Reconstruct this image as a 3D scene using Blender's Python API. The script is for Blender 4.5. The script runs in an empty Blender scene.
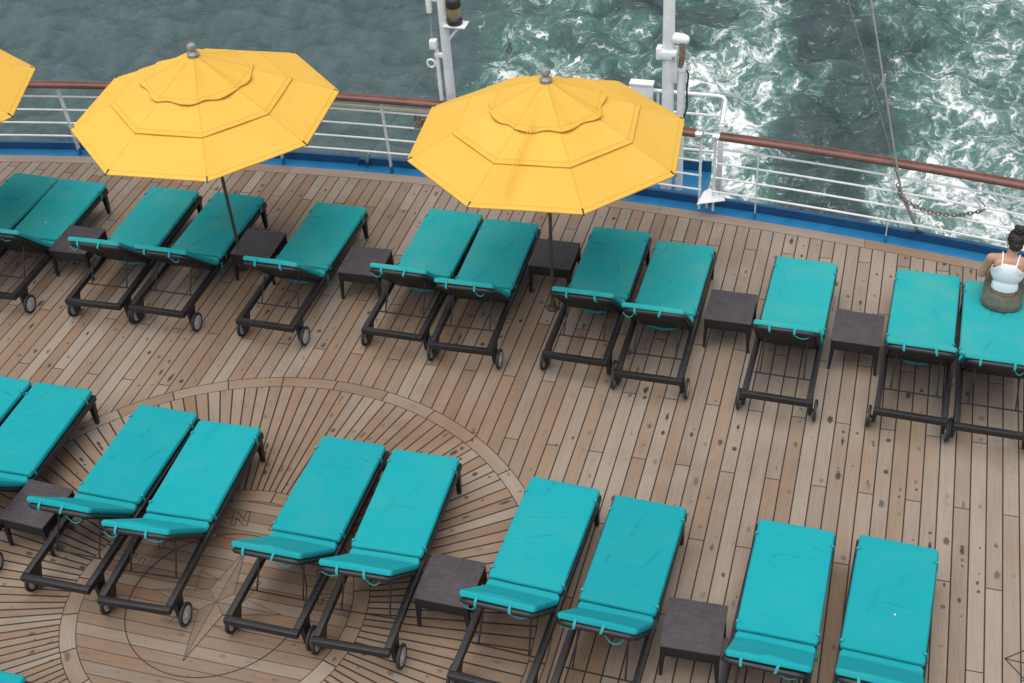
import bpy, bmesh, math, random
import numpy as np
from mathutils import Vector, Matrix, noise as mnoise
R = math.radians
sin, cos, pi = math.sin, math.cos, math.pi
random.seed(11)
rng = np.random.default_rng(7)
sc = bpy.context.scene
col = sc.collection

# ------------------------------------------------------------------ node helper
class S:
    """a socket with arithmetic"""
    def __init__(s, nt, sock): s.nt, s.k = nt, sock
    def _m(s, op, b=None, c=None, rev=False):
        n = s.nt.nodes.new('ShaderNodeMath'); n.operation = op
        args = [s, b, c]
        if rev: args = [b, s, c]
        for i, a in enumerate(args):
            if a is None: continue
            if isinstance(a, S): s.nt.links.new(a.k, n.inputs[i])
            else: n.inputs[i].default_value = float(a)
        return S(s.nt, n.outputs[0])
    def __add__(s, b): return s._m('ADD', b)
    def __radd__(s, b): return s._m('ADD', b)
    def __sub__(s, b): return s._m('SUBTRACT', b)
    def __rsub__(s, b): return s._m('SUBTRACT', b, rev=True)
    def __mul__(s, b): return s._m('MULTIPLY', b)
    def __rmul__(s, b): return s._m('MULTIPLY', b)
    def __truediv__(s, b): return s._m('DIVIDE', b)
    def floor(s): return s._m('FLOOR')
    def sqrt(s): return s._m('SQRT')
    def abs(s): return s._m('ABSOLUTE')
    def min(s, b): return s._m('MINIMUM', b)
    def max(s, b): return s._m('MAXIMUM', b)
    def gt(s, b): return s._m('GREATER_THAN', b)
    def lt(s, b): return s._m('LESS_THAN', b)
    def pow(s, b): return s._m('POWER', b)
    def atan2(s, b): return s._m('ARCTAN2', b)
    def clamp(s): return s.max(0.0).min(1.0)

def ramp(v, a, b, lo=0.0, hi=1.0, smooth=True):
    n = v.nt.nodes.new('ShaderNodeMapRange')
    if smooth: n.interpolation_type = 'SMOOTHSTEP'
    v.nt.links.new(v.k, n.inputs[0])
    for i, q in zip((1, 2, 3, 4), (a, b, lo, hi)):
        if isinstance(q, S): v.nt.links.new(q.k, n.inputs[i])
        else: n.inputs[i].default_value = q
    return S(v.nt, n.outputs[0])

def mixf(f, a, b):
    return a * (1.0 - f) + b * f if isinstance(a, S) or isinstance(b, S) else (f * (b - a) + a)

class NT:
    def __init__(s, name):
        s.m = bpy.data.materials.new(name); s.m.use_nodes = True
        s.nt = s.m.node_tree; s.n = s.nt.nodes
        s.b = s.n['Principled BSDF']
    def coord(s, kind='Object'):
        t = s.n.new('ShaderNodeTexCoord'); return t.outputs[kind]
    def xyz(s, kind='Object'):
        p = s.n.new('ShaderNodeSeparateXYZ'); s.nt.links.new(s.coord(kind), p.inputs[0])
        return [S(s.nt, p.outputs[i]) for i in range(3)]
    def vec(s, x, y, z=0.0):
        c = s.n.new('ShaderNodeCombineXYZ')
        for i, a in enumerate((x, y, z)):
            if isinstance(a, S): s.nt.links.new(a.k, c.inputs[i])
            else: c.inputs[i].default_value = a
        return c.outputs[0]
    def noise(s, v, scale=1, detail=3, rough=.5, kind='FBM', dist=0.0, lac=2.0, colour=False, norm=True, offset=0.0, gain=1.0):
        n = s.n.new('ShaderNodeTexNoise'); n.noise_type = kind
        if kind == 'FBM': n.normalize = norm
        s.nt.links.new(v, n.inputs['Vector'])
        n.inputs['Scale'].default_value = scale; n.inputs['Detail'].default_value = detail
        n.inputs['Roughness'].default_value = rough; n.inputs['Distortion'].default_value = dist
        n.inputs['Lacunarity'].default_value = lac
        if kind in ('RIDGED_MULTIFRACTAL', 'HYBRID_MULTIFRACTAL'):
            n.inputs['Offset'].default_value = offset; n.inputs['Gain'].default_value = gain
        return n.outputs['Color'] if colour else S(s.nt, n.outputs[0])
    def white(s, x, y, z=0.0):
        n = s.n.new('ShaderNodeTexWhiteNoise'); n.noise_dimensions = '3D'
        s.nt.links.new(s.vec(x, y, z), n.inputs['Vector'])
        p = s.n.new('ShaderNodeSeparateColor'); s.nt.links.new(n.outputs['Color'], p.inputs[0])
        return S(s.nt, n.outputs['Value']), [S(s.nt, p.outputs[i]) for i in range(3)]
    def mix(s, f, a, b, mode='MIX'):
        n = s.n.new('ShaderNodeMix'); n.data_type = 'RGBA'; n.blend_type = mode
        for key, q in ((0, f), (6, a), (7, b)):
            if isinstance(q, S): s.nt.links.new(q.k, n.inputs[key])
            elif isinstance(q, (int, float)): n.inputs[key].default_value = q
            elif isinstance(q, tuple): n.inputs[key].default_value = (*q, 1)
            else: s.nt.links.new(q, n.inputs[key])
        return n.outputs[2]
    def bump(s, h, strength=.4, dist=.01):
        n = s.n.new('ShaderNodeBump'); n.inputs['Strength'].default_value = strength
        n.inputs['Distance'].default_value = dist
        s.nt.links.new(h.k, n.inputs['Height'])
        s.nt.links.new(n.outputs[0], s.b.inputs['Normal']); return n
    def set(s, key, v):
        k = s.b.inputs[key]
        if isinstance(v, S): s.nt.links.new(v.k, k)
        elif isinstance(v, (int, float)): k.default_value = v
        elif isinstance(v, tuple): k.default_value = (*v, 1)
        else: s.nt.links.new(v, k)

def srgb(r, g, b):
    f = lambda c: (c/255/12.92) if c/255 <= .04045 else ((c/255+.055)/1.055)**2.4
    return (f(r), f(g), f(b))

CX, CY = -5.04, 6.31            # centre of the compass inlay
def edge(x): return 12.99 - (x+4.9)**2/76.0      # inner edge of the margin board round the stern

# ------------------------------------------------------------------ materials
def simple(name, c, rough=.5, metal=0.0, var=.12, scale=6, bump=0.0, bscale=60, spec=.5, kind='Object'):
    t = NT(name)
    v = t.coord(kind)
    n = t.noise(v, scale, 4, .6)
    lo = tuple(q*(1-var) for q in c); hi = tuple(min(1, q*(1+var)) for q in c)
    t.set('Base Color', t.mix(ramp(n, .3, .7), lo, hi))
    t.set('Roughness', ramp(n, .2, .8, rough-.07, min(1, rough+.08)))
    t.set('Metallic', metal); t.set('Specular IOR Level', spec)
    if bump: t.bump(t.noise(v, bscale, 3, .6), bump, .01)
    return t.m

def wood_colour(t, rnd, r3, across, along, big, warmx):
    """weathered teak: tone per plank, grain along it, large grey/brown patches"""
    grain = t.noise(t.vec(across*70.0, along*2.2, rnd*40.0), 1.0, 4, .65)
    fine = t.noise(t.vec(across*220.0, along*9.0, rnd*17.0), 1.0, 2, .6)
    blot = t.noise(t.vec(across*9.0, along*2.0, rnd*23.0), 1.0, 3, .55)
    grey = (.304, .250, .202); warm = (.260, .177, .118); dark = (.155, .106, .075)
    c = t.mix(ramp(big+(r3[0]-.5)*.5+warmx, .32, .75), grey, warm)
    c = t.mix(ramp(r3[1]*.75+blot*.5, .55, 1.1)*.36, c, dark)
    c = t.mix(ramp(grain, .35, .75)*.42, c, t.mix(1.0, c, (.66, .60, .55), 'MULTIPLY'))
    c = t.mix(ramp(fine, .5, .85)*.22, c, (.16, .115, .09))
    light = ramp(r3[2], .55, 1.0)
    c = t.mix(light*.12, c, (.38, .325, .272))
    return c, grain

def spots(t, i, across, along, region):
    """dark knots and bolt plugs, one possible spot in each 0.42 m of a plank"""
    tot = None
    for k, (ln, pres, w, l) in enumerate(((.43, .58, .024, .034), (.71, .64, .030, .060), (.29, .80, .016, .020))):
        ph, _ = t.white(i, region*7.0+k, 3.0)
        q = along/ln + ph
        s = q.floor(); fq = q - s
        v, r3 = t.white(i, s, region*3.0+k+11.0)
        wob = t.noise(t.vec(across*45.0, along*30.0, i), 1.0, 2, .5)
        da = (across - (r3[0]-.5)*.05)/(r3[1]*.6+.5)/w
        dl = (fq - .5 - (r3[1]-.5)*.5)*ln/(r3[2]*.7+.45)/l
        d = (da*da + dl*dl).sqrt() + (wob-.5)*1.3
        on = v.gt(pres)
        m = ramp(d, .45, 1.2, 1.0, 0.0)*on*ramp(r3[2], 0, .8, .4, 1.0)
        tot = m if tot is None else tot.max(m)
    return tot

def deck_material():
    t = NT('weathered teak deck')
    x, y, z = t.xyz('Object')
    dx, dy = x-CX, y-CY
    r = (dx*dx+dy*dy).sqrt(); th = dy.atan2(dx)
    # A straight planks
    P = .1405
    u = (x+.747)/P; ia = u.floor(); fu = u-ia
    jy = (y - 9.73 - (ia+1.0)*.89)/2.67; ja = jy.floor(); fj = jy-ja
    sA = (fu.min(1.0-fu)*P).min(fj.min(1.0-fj)*2.67+.0012)
    acA, alA = (fu-.5)*P, y
    # B sunburst planks
    w = th*(138/(2*pi)); ib = w.floor(); fb = w-ib
    wB = r*(2*pi/138)
    sB = fb.min(1.0-fb)*wB-.0014
    acB, alB = (fb-.5)*wB, r
    # C rings
    def ring(n, ph, r0, r1):
        q = (th-R(ph))*(n/(2*pi)); i = q.floor(); f = q-i
        s = (f.min(1.0-f)*(2*pi/n)*r).min((r-r0).abs()-.0015).min((r-r1).abs()-.0015)
        return i, s, r-(r0+r1)/2, th*r0
    iO, sO, acO, alO = ring(32, 90.62, 2.826, 2.975)
    iI, sI, acI, alI = ring(20, 90.85, 1.2045, 1.354)
    # D inside
    q = (y-CY)/.118; iD = q.floor(); fD = q-iD
    sD = fD.min(1.0-fD)*.118+.0032
    acD, alD = (fD-.5)*.118, x
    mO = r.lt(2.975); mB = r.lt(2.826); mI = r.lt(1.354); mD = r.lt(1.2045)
    def sel(a, o, b, i, d):
        v = mixf(mO, a, o); v = mixf(mB, v, b); v = mixf(mI, v, i); return mixf(mD, v, d)
    ac = sel(acA, acO, acB, acI, acD); al = sel(alA, alO, alB, alI, alD)
    sd = sel(sA, sO, sB, sI, sD); ii = sel(ia, iO, ib, iI, iD)
    zero = ii*0.0
    jj = sel(ja, zero, zero, zero, zero)
    reg = mO+mB+mI+mD
    rnd, r3 = t.white(ii, jj, reg)
    big = t.noise(t.vec(x*.38, y*.42, 0.0), 1.0, 4, .6)
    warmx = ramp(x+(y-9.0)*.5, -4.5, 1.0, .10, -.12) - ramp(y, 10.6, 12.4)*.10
    c, grain = wood_colour(t, rnd, r3, ac, al, big, warmx)
    sp = spots(t, ii, ac, al, reg)
    clus = t.noise(t.vec(x*.8+3.0, y*.8, 4.0), 1.0, 2, .5)
    sp = sp*ramp(clus, .43, .58, .06, 1.0)*(1.0-mD*.6)
    c = t.mix(sp*.95, c, (.038, .030, .027))
    wear = t.noise(t.vec(x*.5+7.0, y*.6, 2.0), 1.0, 4, .62)
    c = t.mix(ramp(wear, .50, .70)*.45, c, t.mix(1.0, c, (.60, .50, .43), 'MULTIPLY'))
    st = t.noise(t.vec(x*1.6, y*1.3, 9.0), 1.0, 4, .6)         # water and rust stains
    c = t.mix(ramp(st, .60, .74)*.32, c, (.17, .105, .07))
    c = t.mix(mD*(1.0-ramp(big, .3, .7)*.4)*.75, c, t.mix(1.0, c, (.70, .62, .56), 'MULTIPLY'))      # boards inside the ring made darker
    seam = ramp(sd, .0040, .0082, 1.0, 0.0)
    c = t.mix(seam*.97, c, (.022, .020, .020))
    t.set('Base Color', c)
    t.set('Roughness', ramp(grain, .2, .8, .62, .82)); t.set('Specular IOR Level', .3)
    t.bump(seam*-1.0+grain*.18, .55, .006)
    return t.m

def wood_simple(name, axis=0, tone=1.0):
    t = NT(name)
    x, y, z = t.xyz('Object')
    a, l = (y, x) if axis == 0 else (x, y)
    i = (l/2.4).floor(); rnd, r3 = t.white(i, 3.0, 1.0)
    f = l/2.4-i
    big = t.noise(t.vec(x*.6, y*.6, 0.0), 1.0, 3, .55)
    c, g = wood_colour(t, rnd, r3, a, l, big, -.05)
    seam = ramp((f.min(1.0-f))*2.4, .002, .005, 1.0, 0.0)
    c = t.mix(1.0, c, (tone, tone*.97, tone*.95), 'MULTIPLY')
    c = t.mix(seam*.8, c, (.03, .025, .025))
    t.set('Base Color', c); t.set('Roughness', .7); t.bump(g, .3, .004)
    return t.m

def inlay_wood(name, c0):
    t = NT(name); x, y, z = t.xyz('Object')
    g = t.noise(t.vec(x*4.0, y*60.0, 0.0), 1.0, 4, .6)
    t.set('Base Color', t.mix(ramp(g, .3, .75), c0, tuple(q*.72 for q in c0))); t.set('Roughness', .7)
    return t.m

def fabric(name, c, fade, patch=.35, weave=420, transl=0.0, wr=.5):
    t = NT(name)
    v = t.coord('Object')
    oi = t.n.new('ShaderNodeObjectInfo'); rnd = S(t.nt, oi.outputs['Random'])
    x, y, z = t.xyz('Object')
    w = t.noise(t.vec(x+rnd*37.0, y+rnd*11.0, z), 2.2, 4, .6)
    f2 = t.noise(t.vec(x+rnd*17.0, y, z), 9.0, 3, .6)
    cc = t.mix(ramp(w, .42, .72)*patch, c, fade)
    cc = t.mix(ramp(f2, .58, .8)*patch*.4, cc, tuple(q*.8 for q in fade))
    hsv = t.n.new('ShaderNodeHueSaturation')
    t.nt.links.new(cc, hsv.inputs['Color'])
    t.nt.links.new((rnd*.14+.93).k, hsv.inputs['Value'])
    t.set('Base Color', hsv.outputs[0]); t.set('Roughness', .9); t.set('Specular IOR Level', .08)
    t.set('Sheen Weight', 0.0)
    wave = t.noise(v, weave, 1, .5)*.12
    wrk = t.noise(t.vec(x*2.0+rnd*9.0, y*3.2, z*3.0), 2.4, 3, .55, dist=.8)
    t.bump(wave*.5+wrk*1.0+t.noise(t.vec(x*5.0+rnd*5.0, y*1.6, z), 2.0, 2, .5, dist=1.2)*.6, wr, .016)
    if transl:
        tr = t.n.new('ShaderNodeBsdfTranslucent'); t.nt.links.new(cc, tr.inputs[0])
        mx = t.n.new('ShaderNodeMixShader'); mx.inputs[0].default_value = transl
        out = [n for n in t.n if n.type == 'OUTPUT_MATERIAL'][0]
        t.nt.links.new(t.b.outputs[0], mx.inputs[1]); t.nt.links.new(tr.outputs[0], mx.inputs[2])
        t.nt.links.new(mx.outputs[0], out.inputs[0])
    return t.m

def wicker(name, c, hi):
    t = NT(name)
    x, y, z = t.xyz('Object')
    a = (x*2*pi/.026)._m('SINE'); b = (y*2*pi/.026)._m('SINE'); d = (z*2*pi/.026)._m('SINE')
    g = t.n.new('ShaderNodeNewGeometry')
    wv = a*b+d*(a+b)*.5
    n = t.noise(t.coord('Object'), 14, 3, .6)
    str1 = t.noise(t.vec(x*6.0, y*110.0, z*60.0), 1.0, 1, .5)
    f = ramp(wv, -.7, .9)*.45+ramp(n, .3, .7)*.3+ramp(str1, .4, .7)*.25
    t.set('Base Color', t.mix(f, c, hi)); t.set('Roughness', .55); t.set('Specular IOR Level', .35)
    t.bump(wv, .35, .004)
    return t.m

def sea_material():
    t = NT('sea water with wake')
    x, y, z = t.xyz('Object')
    def warp(sx, sy, seed, amp, det=3):
        n = t.noise(t.vec(x*sx, y*sy, seed), 1.0, det, .58, colour=True)
        p = t.n.new('ShaderNodeSeparateColor'); t.nt.links.new(n, p.inputs[0])
        return (S(t.nt, p.outputs[0])-.5)*amp, (S(t.nt, p.outputs[1])-.5)*amp
    a0, a1 = warp(.20, .13, 0.0, 6.5)
    yy = y-42.0
    xs = x + a0; ys = yy + a1
    xw = xs + ys*.24
    # how churned the water is: bands of propeller wash trailing away from the stern
    dens = ramp(xw, -18.5, -14.0)*.30
    dens = dens + ramp(xw, -15.8, -13.6)*ramp(xw, -11.6, -9.4, 1.0, 0.0)*.20
    dens = dens + ramp((xs+4.9).abs(), .0, 3.0, 1.0, 0.0)*.36
    dens = dens - ramp((xs+1.9+ys*.06).abs(), .3, 2.8, 1.0, 0.0)*.30
    dens = dens + ramp(xs-ys*.03, -1.0, 2.2)*.24
    near = ramp(ys, -5.0, 6.0, 1.0, 0.0)
    dens = dens + ramp(xs, -1.5, 2.0)*near*.26
    dens = dens + ramp(((xs+3.9)*(xs+3.9)*1.2+(ys+3.0)*(ys+3.0)*.7).sqrt(), .0, 3.2, 1.0, 0.0)*.52
    blob = t.noise(t.vec(x*.27+a0*.1, y*.24, 5.0), 1.0, 4, .6)
    dens = (dens + (blob-.5)*1.7*ramp(dens, .02, .25))*ramp(xw, -17.5, -13.8)
    dens = dens.max(ramp(xw, -12.0, -8.0)*(.05+.16*ramp(blob, .42, .66))).clamp()
    # foam: torn lace, ridges of warped noise at three sizes
    b0, b1 = warp(.9, .7, 2.0, 1.9, 4); c0, c1 = warp(2.6, 2.0, 12.0, .55, 3)
    fx = x+b0+c0; fy = y+b1+c1
    def ridge(sc, seed, sharp, det=2):
        n = t.noise(t.vec(fx*sc, fy*sc*.75, seed), 1.0, det, .5)
        return (1.0-((n-.5).abs()*sharp)).max(0.0)
    r1 = ridge(.95, 1.0, 9.5); r2 = ridge(2.6, 7.0, 7.5); r3 = ridge(6.5, 3.0, 5.5)
    r1 = r1*r1; r2 = r2*r2
    soft = t.noise(t.vec(fx*1.5, fy*1.1, 21.0), 1.0, 7, .70)
    grit = t.noise(t.vec(fx*4.5, fy*3.8, 31.0), 1.0, 6, .72)
    lace = r1*.42+r2*.36+r3*.16
    f = lace*.85*(soft*1.6).min(1.2) + (soft-.5)*.80 + (grit-.5)*.85
    thr = .70-dens*.74
    foam = ramp(f, thr, thr+.34, smooth=False)*ramp(dens, .04, .22)
    foam = (foam*(.35+foam*.65))*.95
    wisp = t.noise(t.vec(x*.55+a1*.5, y*2.2+a0*.5, 41.0), 1.0, 5, .62)
    wl = (1.0-(wisp-.5).abs()*16.0).max(0.0)*ramp(grit, .48, .70)*ramp(xw, -13.0, -8.0)*ramp(soft, .46, .62)
    foam = foam.max(wl*.75)
    milk = ramp(f, thr-.40, thr+.30)*ramp(dens, .12, .7)
    streak = t.noise(t.vec(x*1.3, y*.5, 1.0), 1.0, 5, .6)
    deep = t.mix(ramp(streak, .35, .7), (.048, .083, .085), (.074, .116, .116))
    aer = t.mix(ramp(soft, .35, .65), (.036, .100, .086), (.070, .170, .143))
    deep = t.mix(ramp(xw, -15.0, -9.0)*.85, deep, t.mix(ramp(streak, .35, .7), (.026, .048, .050), (.040, .068, .068)))
    c = t.mix(ramp(dens, .10, .50)*.85, deep, aer)
    c = t.mix(milk*.60, c, (.25, .38, .345))
    c = t.mix(foam, c, (.84, .87, .87))
    t.set('Base Color', c)
    t.set('Roughness', mixf(foam, .13+soft*.06, .8)); t.set('IOR', 1.33)
    rip = t.noise(t.vec(x*1.5+y*.4, y*2.1, 0.0), 1.0, 5, .66)
    fine = t.noise(t.vec(x*5.5, y*8.0, 4.0), 1.0, 3, .6)
    h = rip*.62 + fine*.22 + t.noise(t.vec(fx*1.0, fy*1.0, 8.0), 1.0, 5, .62)*dens.min(.6)*.9 + foam*.08
    t.bump(h, .8, .42)
    return t.m

M = {}
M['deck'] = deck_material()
M['margin'] = wood_simple('teak margin board', 0, 1.15)
M['seam'] = simple('black caulking', (.02, .018, .018), .6)
M['seam_soft'] = simple('worn caulking line', (.105, .078, .062), .7)
M['star_a'] = inlay_wood('pale inlay wood', (.245, .175, .128))
M['star_b'] = inlay_wood('brown inlay wood', (.205, .142, .102))
M['gutter'] = simple('blue painted steel', (.018, .170, .36), .35, 0, .10, 5, .05, 30)
M['coaming'] = simple('shade darkened blue steel', (.014, .080, .195), .4, 0, .14, 5, .05, 30)  # gutter blue darkened: shade on the upstand's upright face is put into the colour
M['white'] = simple('white marine paint', (.82, .83, .84), .35, 0, .07, 7, .03, 40)
M['offwhite'] = simple('greyed white paint', (.72, .73, .75), .4, 0, .10, 9, .05, 40)
M['cream'] = simple('cream painted pole', (.70, .64, .42), .45, 0, .08)
M['rail'] = simple('varnished mahogany handrail', (.120, .038, .023), .30, 0, .28, 5, .03, 50)
M['steel'] = simple('galvanised steel', (.42, .41, .39), .45, .6, .25, 20, .1, 60)
M['silver'] = simple('polished steel cap', (.62, .64, .66), .25, .85, .06)
M['chain'] = simple('weathered steel chain', (.20, .18, .16), .5, .5, .35, 25)
M['rope'] = simple('grey wire rope', (.22, .21, .19), .8, 0, .25, 30)
M['paleRope'] = simple('pale grey rope', (.36, .35, .33), .85, 0, .2, 30)
M['brown'] = simple('tarred rope lashing', (.22, .16, .11), .85, 0, .35, 30, .3, 80)
M['black'] = simple('black rubber', (.022, .022, .024), .6, 0, .2)
M['amber'] = simple('amber lamp lens', (.30, .215, .12), .2, 0, .2)
M['teal'] = fabric('turquoise cushion cloth', (.012, .296, .330), (.028, .305, .322), .6)
M['teal_old'] = fabric('faded turquoise cushion cloth', (.024, .335, .350), (.075, .345, .32), .6)
M['strap'] = simple('turquoise tie cloth', (.020, .29, .32), .85, 0, .12, 20)
def canopy_cloth(m, RR=1.42):
    """stitched hems across the panels and seams down the ribs"""
    t = NT('tmp'); bpy.data.materials.remove(t.m)
    t.m = m; t.nt = m.node_tree; t.n = t.nt.nodes; t.b = t.n['Principled BSDF']
    x, y, z = t.xyz('Object'); r = (x*x+y*y).sqrt(); th = y.atan2(x)
    q = th*(4/pi); fq = q-q.floor(); p = r*((fq-.5)*(pi/4))._m('COSINE')*(1/cos(pi/8))
    ln = ramp((p-RR*.638).abs(), .003, .007, 1.0, 0.0).max(ramp((p-RR*.968).abs(), .002, .006, 1.0, 0.0)).max(ramp((p-RR*.385).abs(), .002, .006, 1.0, 0.0))
    ln = ln.max(ramp(fq.min(1.0-fq)*r*(pi/4), .003, .009, 1.0, 0.0)*.8)
    hem = ramp(p, RR*.640, RR*.645)*p.lt(RR*.68)
    old = t.b.inputs['Base Color'].links[0].from_socket
    g = t.noise(t.vec(x*1.3, y*1.3, z), 1.0, 4, .6)
    c = t.mix(ramp(g, .45, .75)*.22, old, (.66, .42, .12))
    c = t.mix(ln*.55+hem*.10, c, (.56, .31, .045))
    t.set('Base Color', c); return m
M['yellow'] = fabric('sun yellow awning cloth', (.84, .52, .095), (.86, .55, .13), .5, 300, .20, .45)
canopy_cloth(M['yellow'])
M['wicker'] = wicker('dark brown woven resin', (.009, .008, .009), (.030, .026, .028))
M['wicker_top'] = wicker('grey brown woven tabletop', (.028, .024, .028), (.092, .080, .088))
M['frame'] = simple('charcoal powder coated frame', (.013, .012, .014), .45, 0, .35, 30, .15, 160)
M['foot'] = simple('grey plastic glide', (.24, .24, .24), .5)
M['hub'] = simple('grey plastic wheel disc', (.40, .39, .39), .5, 0, .2, 25)
M['bronze'] = simple('bronze umbrella pole', (.125, .095, .070), .4, .4, .2, 8)
M['finial'] = simple('grey cast finial', (.27, .27, .27), .55, .3, .25, 25)
M['hull'] = simple('white ship hull', (.70, .71, .72), .4, 0, .06, 1.5)
M['skin'] = simple('tanned skin', (.47, .25, .165), .5, 0, .10, 14, .03, 90)
M['hair'] = simple('dark brown hair', (.018, .011, .009), .5, 0, .5, 40, .6, 70)
M['top'] = simple('white cotton top', (.78, .79, .84), .85, 0, .04, 10, .15, 60)
M['skirt'] = simple('grey green jersey', (.118, .120, .092), .9, 0, .18, 12, .3, 40)
M['eye'] = simple('eye white', (.6, .6, .6), .3)
M['tattoo'] = simple('dark tattoo ink', (.10, .06, .05), .6)
M['phone'] = simple('black glass phone', (.02, .02, .02), .2)
M['sea'] = sea_material()

# ------------------------------------------------------------------ mesh helpers
def link(name, me, mat=None, parent=None, loc=(0, 0, 0)):
    o = bpy.data.objects.new(name, me); col.objects.link(o)
    if mat and not me.materials: me.materials.append(mat)
    o.location = loc
    if parent: o.parent = parent
    return o
def obj(name, bm, mat, parent=None, smooth=True, loc=(0, 0, 0)):
    bmesh.ops.recalc_face_normals(bm, faces=bm.faces)
    me = bpy.data.meshes.new(name); bm.to_mesh(me); bm.free()
    if smooth: me.polygons.foreach_set('use_smooth', [True]*len(me.polygons)); me.set_sharp_from_angle(angle=R(38))
    return link(name, me, mat, parent, loc)
def thing(name, loc, rz=0.0):
    o = bpy.data.objects.new(name, None); col.objects.link(o); o.empty_display_size = .2
    o.location = loc; o.rotation_euler = (0, 0, rz); return o
def tag(o, label=None, cat=None, group=None, kind=None):
    if label: o['label'] = label
    if cat: o['category'] = cat
    if group: o['group'] = group
    if kind: o['kind'] = kind
    return o
def struct(o): o['kind'] = 'structure'; return o

def box(bm, c, s, bev=.004, mat=None, seg=2):
    """box centre c, size s, bevelled; optional 3x3/4x4 transform"""
    b = bmesh.new(); bmesh.ops.create_cube(b, size=1)
    bmesh.ops.scale(b, vec=s, verts=b.verts)
    if bev: bmesh.ops.bevel(b, geom=b.edges[:], offset=min(bev, min(s)*.45), segments=seg, affect='EDGES', profile=.6)
    if mat is not None: b.transform(mat.to_4x4())
    bmesh.ops.translate(b, vec=c, verts=b.verts)
    me = bpy.data.meshes.new('tmp'); b.to_mesh(me); b.free(); bm.from_mesh(me); bpy.data.meshes.remove(me)
def beam(bm, a, b, w, h, bev=.004, up=(0, 0, 1)):
    a, b = Vector(a), Vector(b); d = b-a; L = d.length; d.normalize()
    x = d.cross(Vector(up))
    if x.length < 1e-4: x = Vector((1, 0, 0))
    x.normalize(); zz = x.cross(d)
    m = Matrix((x, d, zz)).transposed()
    box(bm, (a+b)/2, (w, L, h), bev, m)
def taper(bm, a, b, wa, wb, da=None, db=None):
    """square tapered post from a to b"""
    da, db = da or wa, db or wb
    vs = []
    for p, w, d in ((a, wa, da), (b, wb, db)):
        for sx, sy in ((-1, -1), (1, -1), (1, 1), (-1, 1)): vs.append(bm.verts.new((p[0]+sx*w/2, p[1]+sy*d/2, p[2])))
    for i in range(4): bm.faces.new((vs[i], vs[(i+1) % 4], vs[4+(i+1) % 4], vs[4+i]))
    bm.faces.new(vs[3::-1]); bm.faces.new(vs[4:])
def tube(bm, pts, r, seg=8, closed=False, ry=None):
    """swept tube; r may be a list"""
    pts = [Vector(p) for p in pts]; n = len(pts)
    rr = r if isinstance(r, (list, tuple)) else [r]*n
    rings = []; ref = None
    for i, p in enumerate(pts):
        if closed: d = pts[(i+1) % n]-pts[i-1]
        else: d = pts[min(i+1, n-1)]-pts[max(i-1, 0)]
        d.normalize()
        if ref is None:
            ref = Vector((0, 0, 1)) if abs(d.z) < .9 else Vector((1, 0, 0))
        x = d.cross(ref); x.normalize(); y = x.cross(d); y.normalize(); ref = y
        rings.append([bm.verts.new(p + x*(rr[i]*cos(2*pi*k/seg)) + y*((ry or rr[i])*sin(2*pi*k/seg))) for k in range(seg)])
    for i in range(n if closed else n-1):
        A, B = rings[i], rings[(i+1) % n]
        for k in range(seg): bm.faces.new((A[k], A[(k+1) % seg], B[(k+1) % seg], B[k]))
    if not closed:
        bm.faces.new(rings[0][::-1]); bm.faces.new(rings[-1])
def lathe(bm, prof, seg=24, c=(0, 0, 0), mat=None):
    rings = []
    for r, z in prof:
        if r < 1e-5: rings.append([bm.verts.new((0, 0, z))])
        else: rings.append([bm.verts.new((r*cos(2*pi*k/seg), r*sin(2*pi*k/seg), z)) for k in range(seg)])
    new = [v for q in rings for v in q]
    for A, B in zip(rings, rings[1:]):
        for k in range(seg):
            a = [A[0]] if len(A) == 1 else [A[k], A[(k+1) % seg]]
            b = [B[0]] if len(B) == 1 else [B[(k+1) % seg], B[k]]
            if len(a)+len(b) >= 3: bm.faces.new(a+b)
    for v in new:
        if mat is not None: v.co = mat @ v.co
        v.co += Vector(c)
def ribbon(bm, pts, w, th, wdir):
    """flat strap of width w along wdir following pts"""
    pts = [Vector(p) for p in pts]; wd = Vector(wdir).normalized(); n = len(pts); rows = []
    for i, p in enumerate(pts):
        d = (pts[min(i+1, n-1)]-pts[max(i-1, 0)]).normalized(); nn = d.cross(wd).normalized()
        rows.append([bm.verts.new(p+wd*sx*w/2+nn*sy*th/2) for sx, sy in ((-1, -1), (1, -1), (1, 1), (-1, 1))])
    for A, B in zip(rows, rows[1:]):
        for k in range(4): bm.faces.new((A[k], A[(k+1) % 4], B[(k+1) % 4], B[k]))
    bm.faces.new(rows[0][::-1]); bm.faces.new(rows[-1])
def arc(a, b, sag, n=12, dirv=(0, 0, -1)):
    a, b, d = Vector(a), Vector(b), Vector(dirv)
    return [a.lerp(b, i/n)+d*(sag*4*(i/n)*(1-i/n)) for i in range(n+1)]

# ------------------------------------------------------------------ world, sun, camera
W = bpy.data.worlds.new('World'); sc.world = W; W.use_nodes = True
wn = W.node_tree
sky = wn.nodes.new('ShaderNodeTexSky'); sky.sky_type = 'NISHITA'; sky.sun_disc = False
SUN_EL, SUN_AZ = R(76), R(200)          # azimuth measured clockwise from +Y
sky.sun_elevation = SUN_EL; sky.sun_rotation = SUN_AZ
sky.air_density = 1.0; sky.dust_density = 1.5; sky.ozone_density = 1.0
hs = wn.nodes.new('ShaderNodeHueSaturation'); hs.inputs['Saturation'].default_value = .30      # overcast: a pale sky
wn.links.new(sky.outputs[0], hs.inputs['Color'])
bg = wn.nodes['Background']; wn.links.new(hs.outputs[0], bg.inputs[0]); bg.inputs[1].default_value = .105
sl = bpy.data.lights.new('sun', 'SUN'); sl.energy = 1.5; sl.angle = R(70); sl.color = (1, .95, .88)
so = bpy.data.objects.new('sun', sl); col.objects.link(so)
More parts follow.
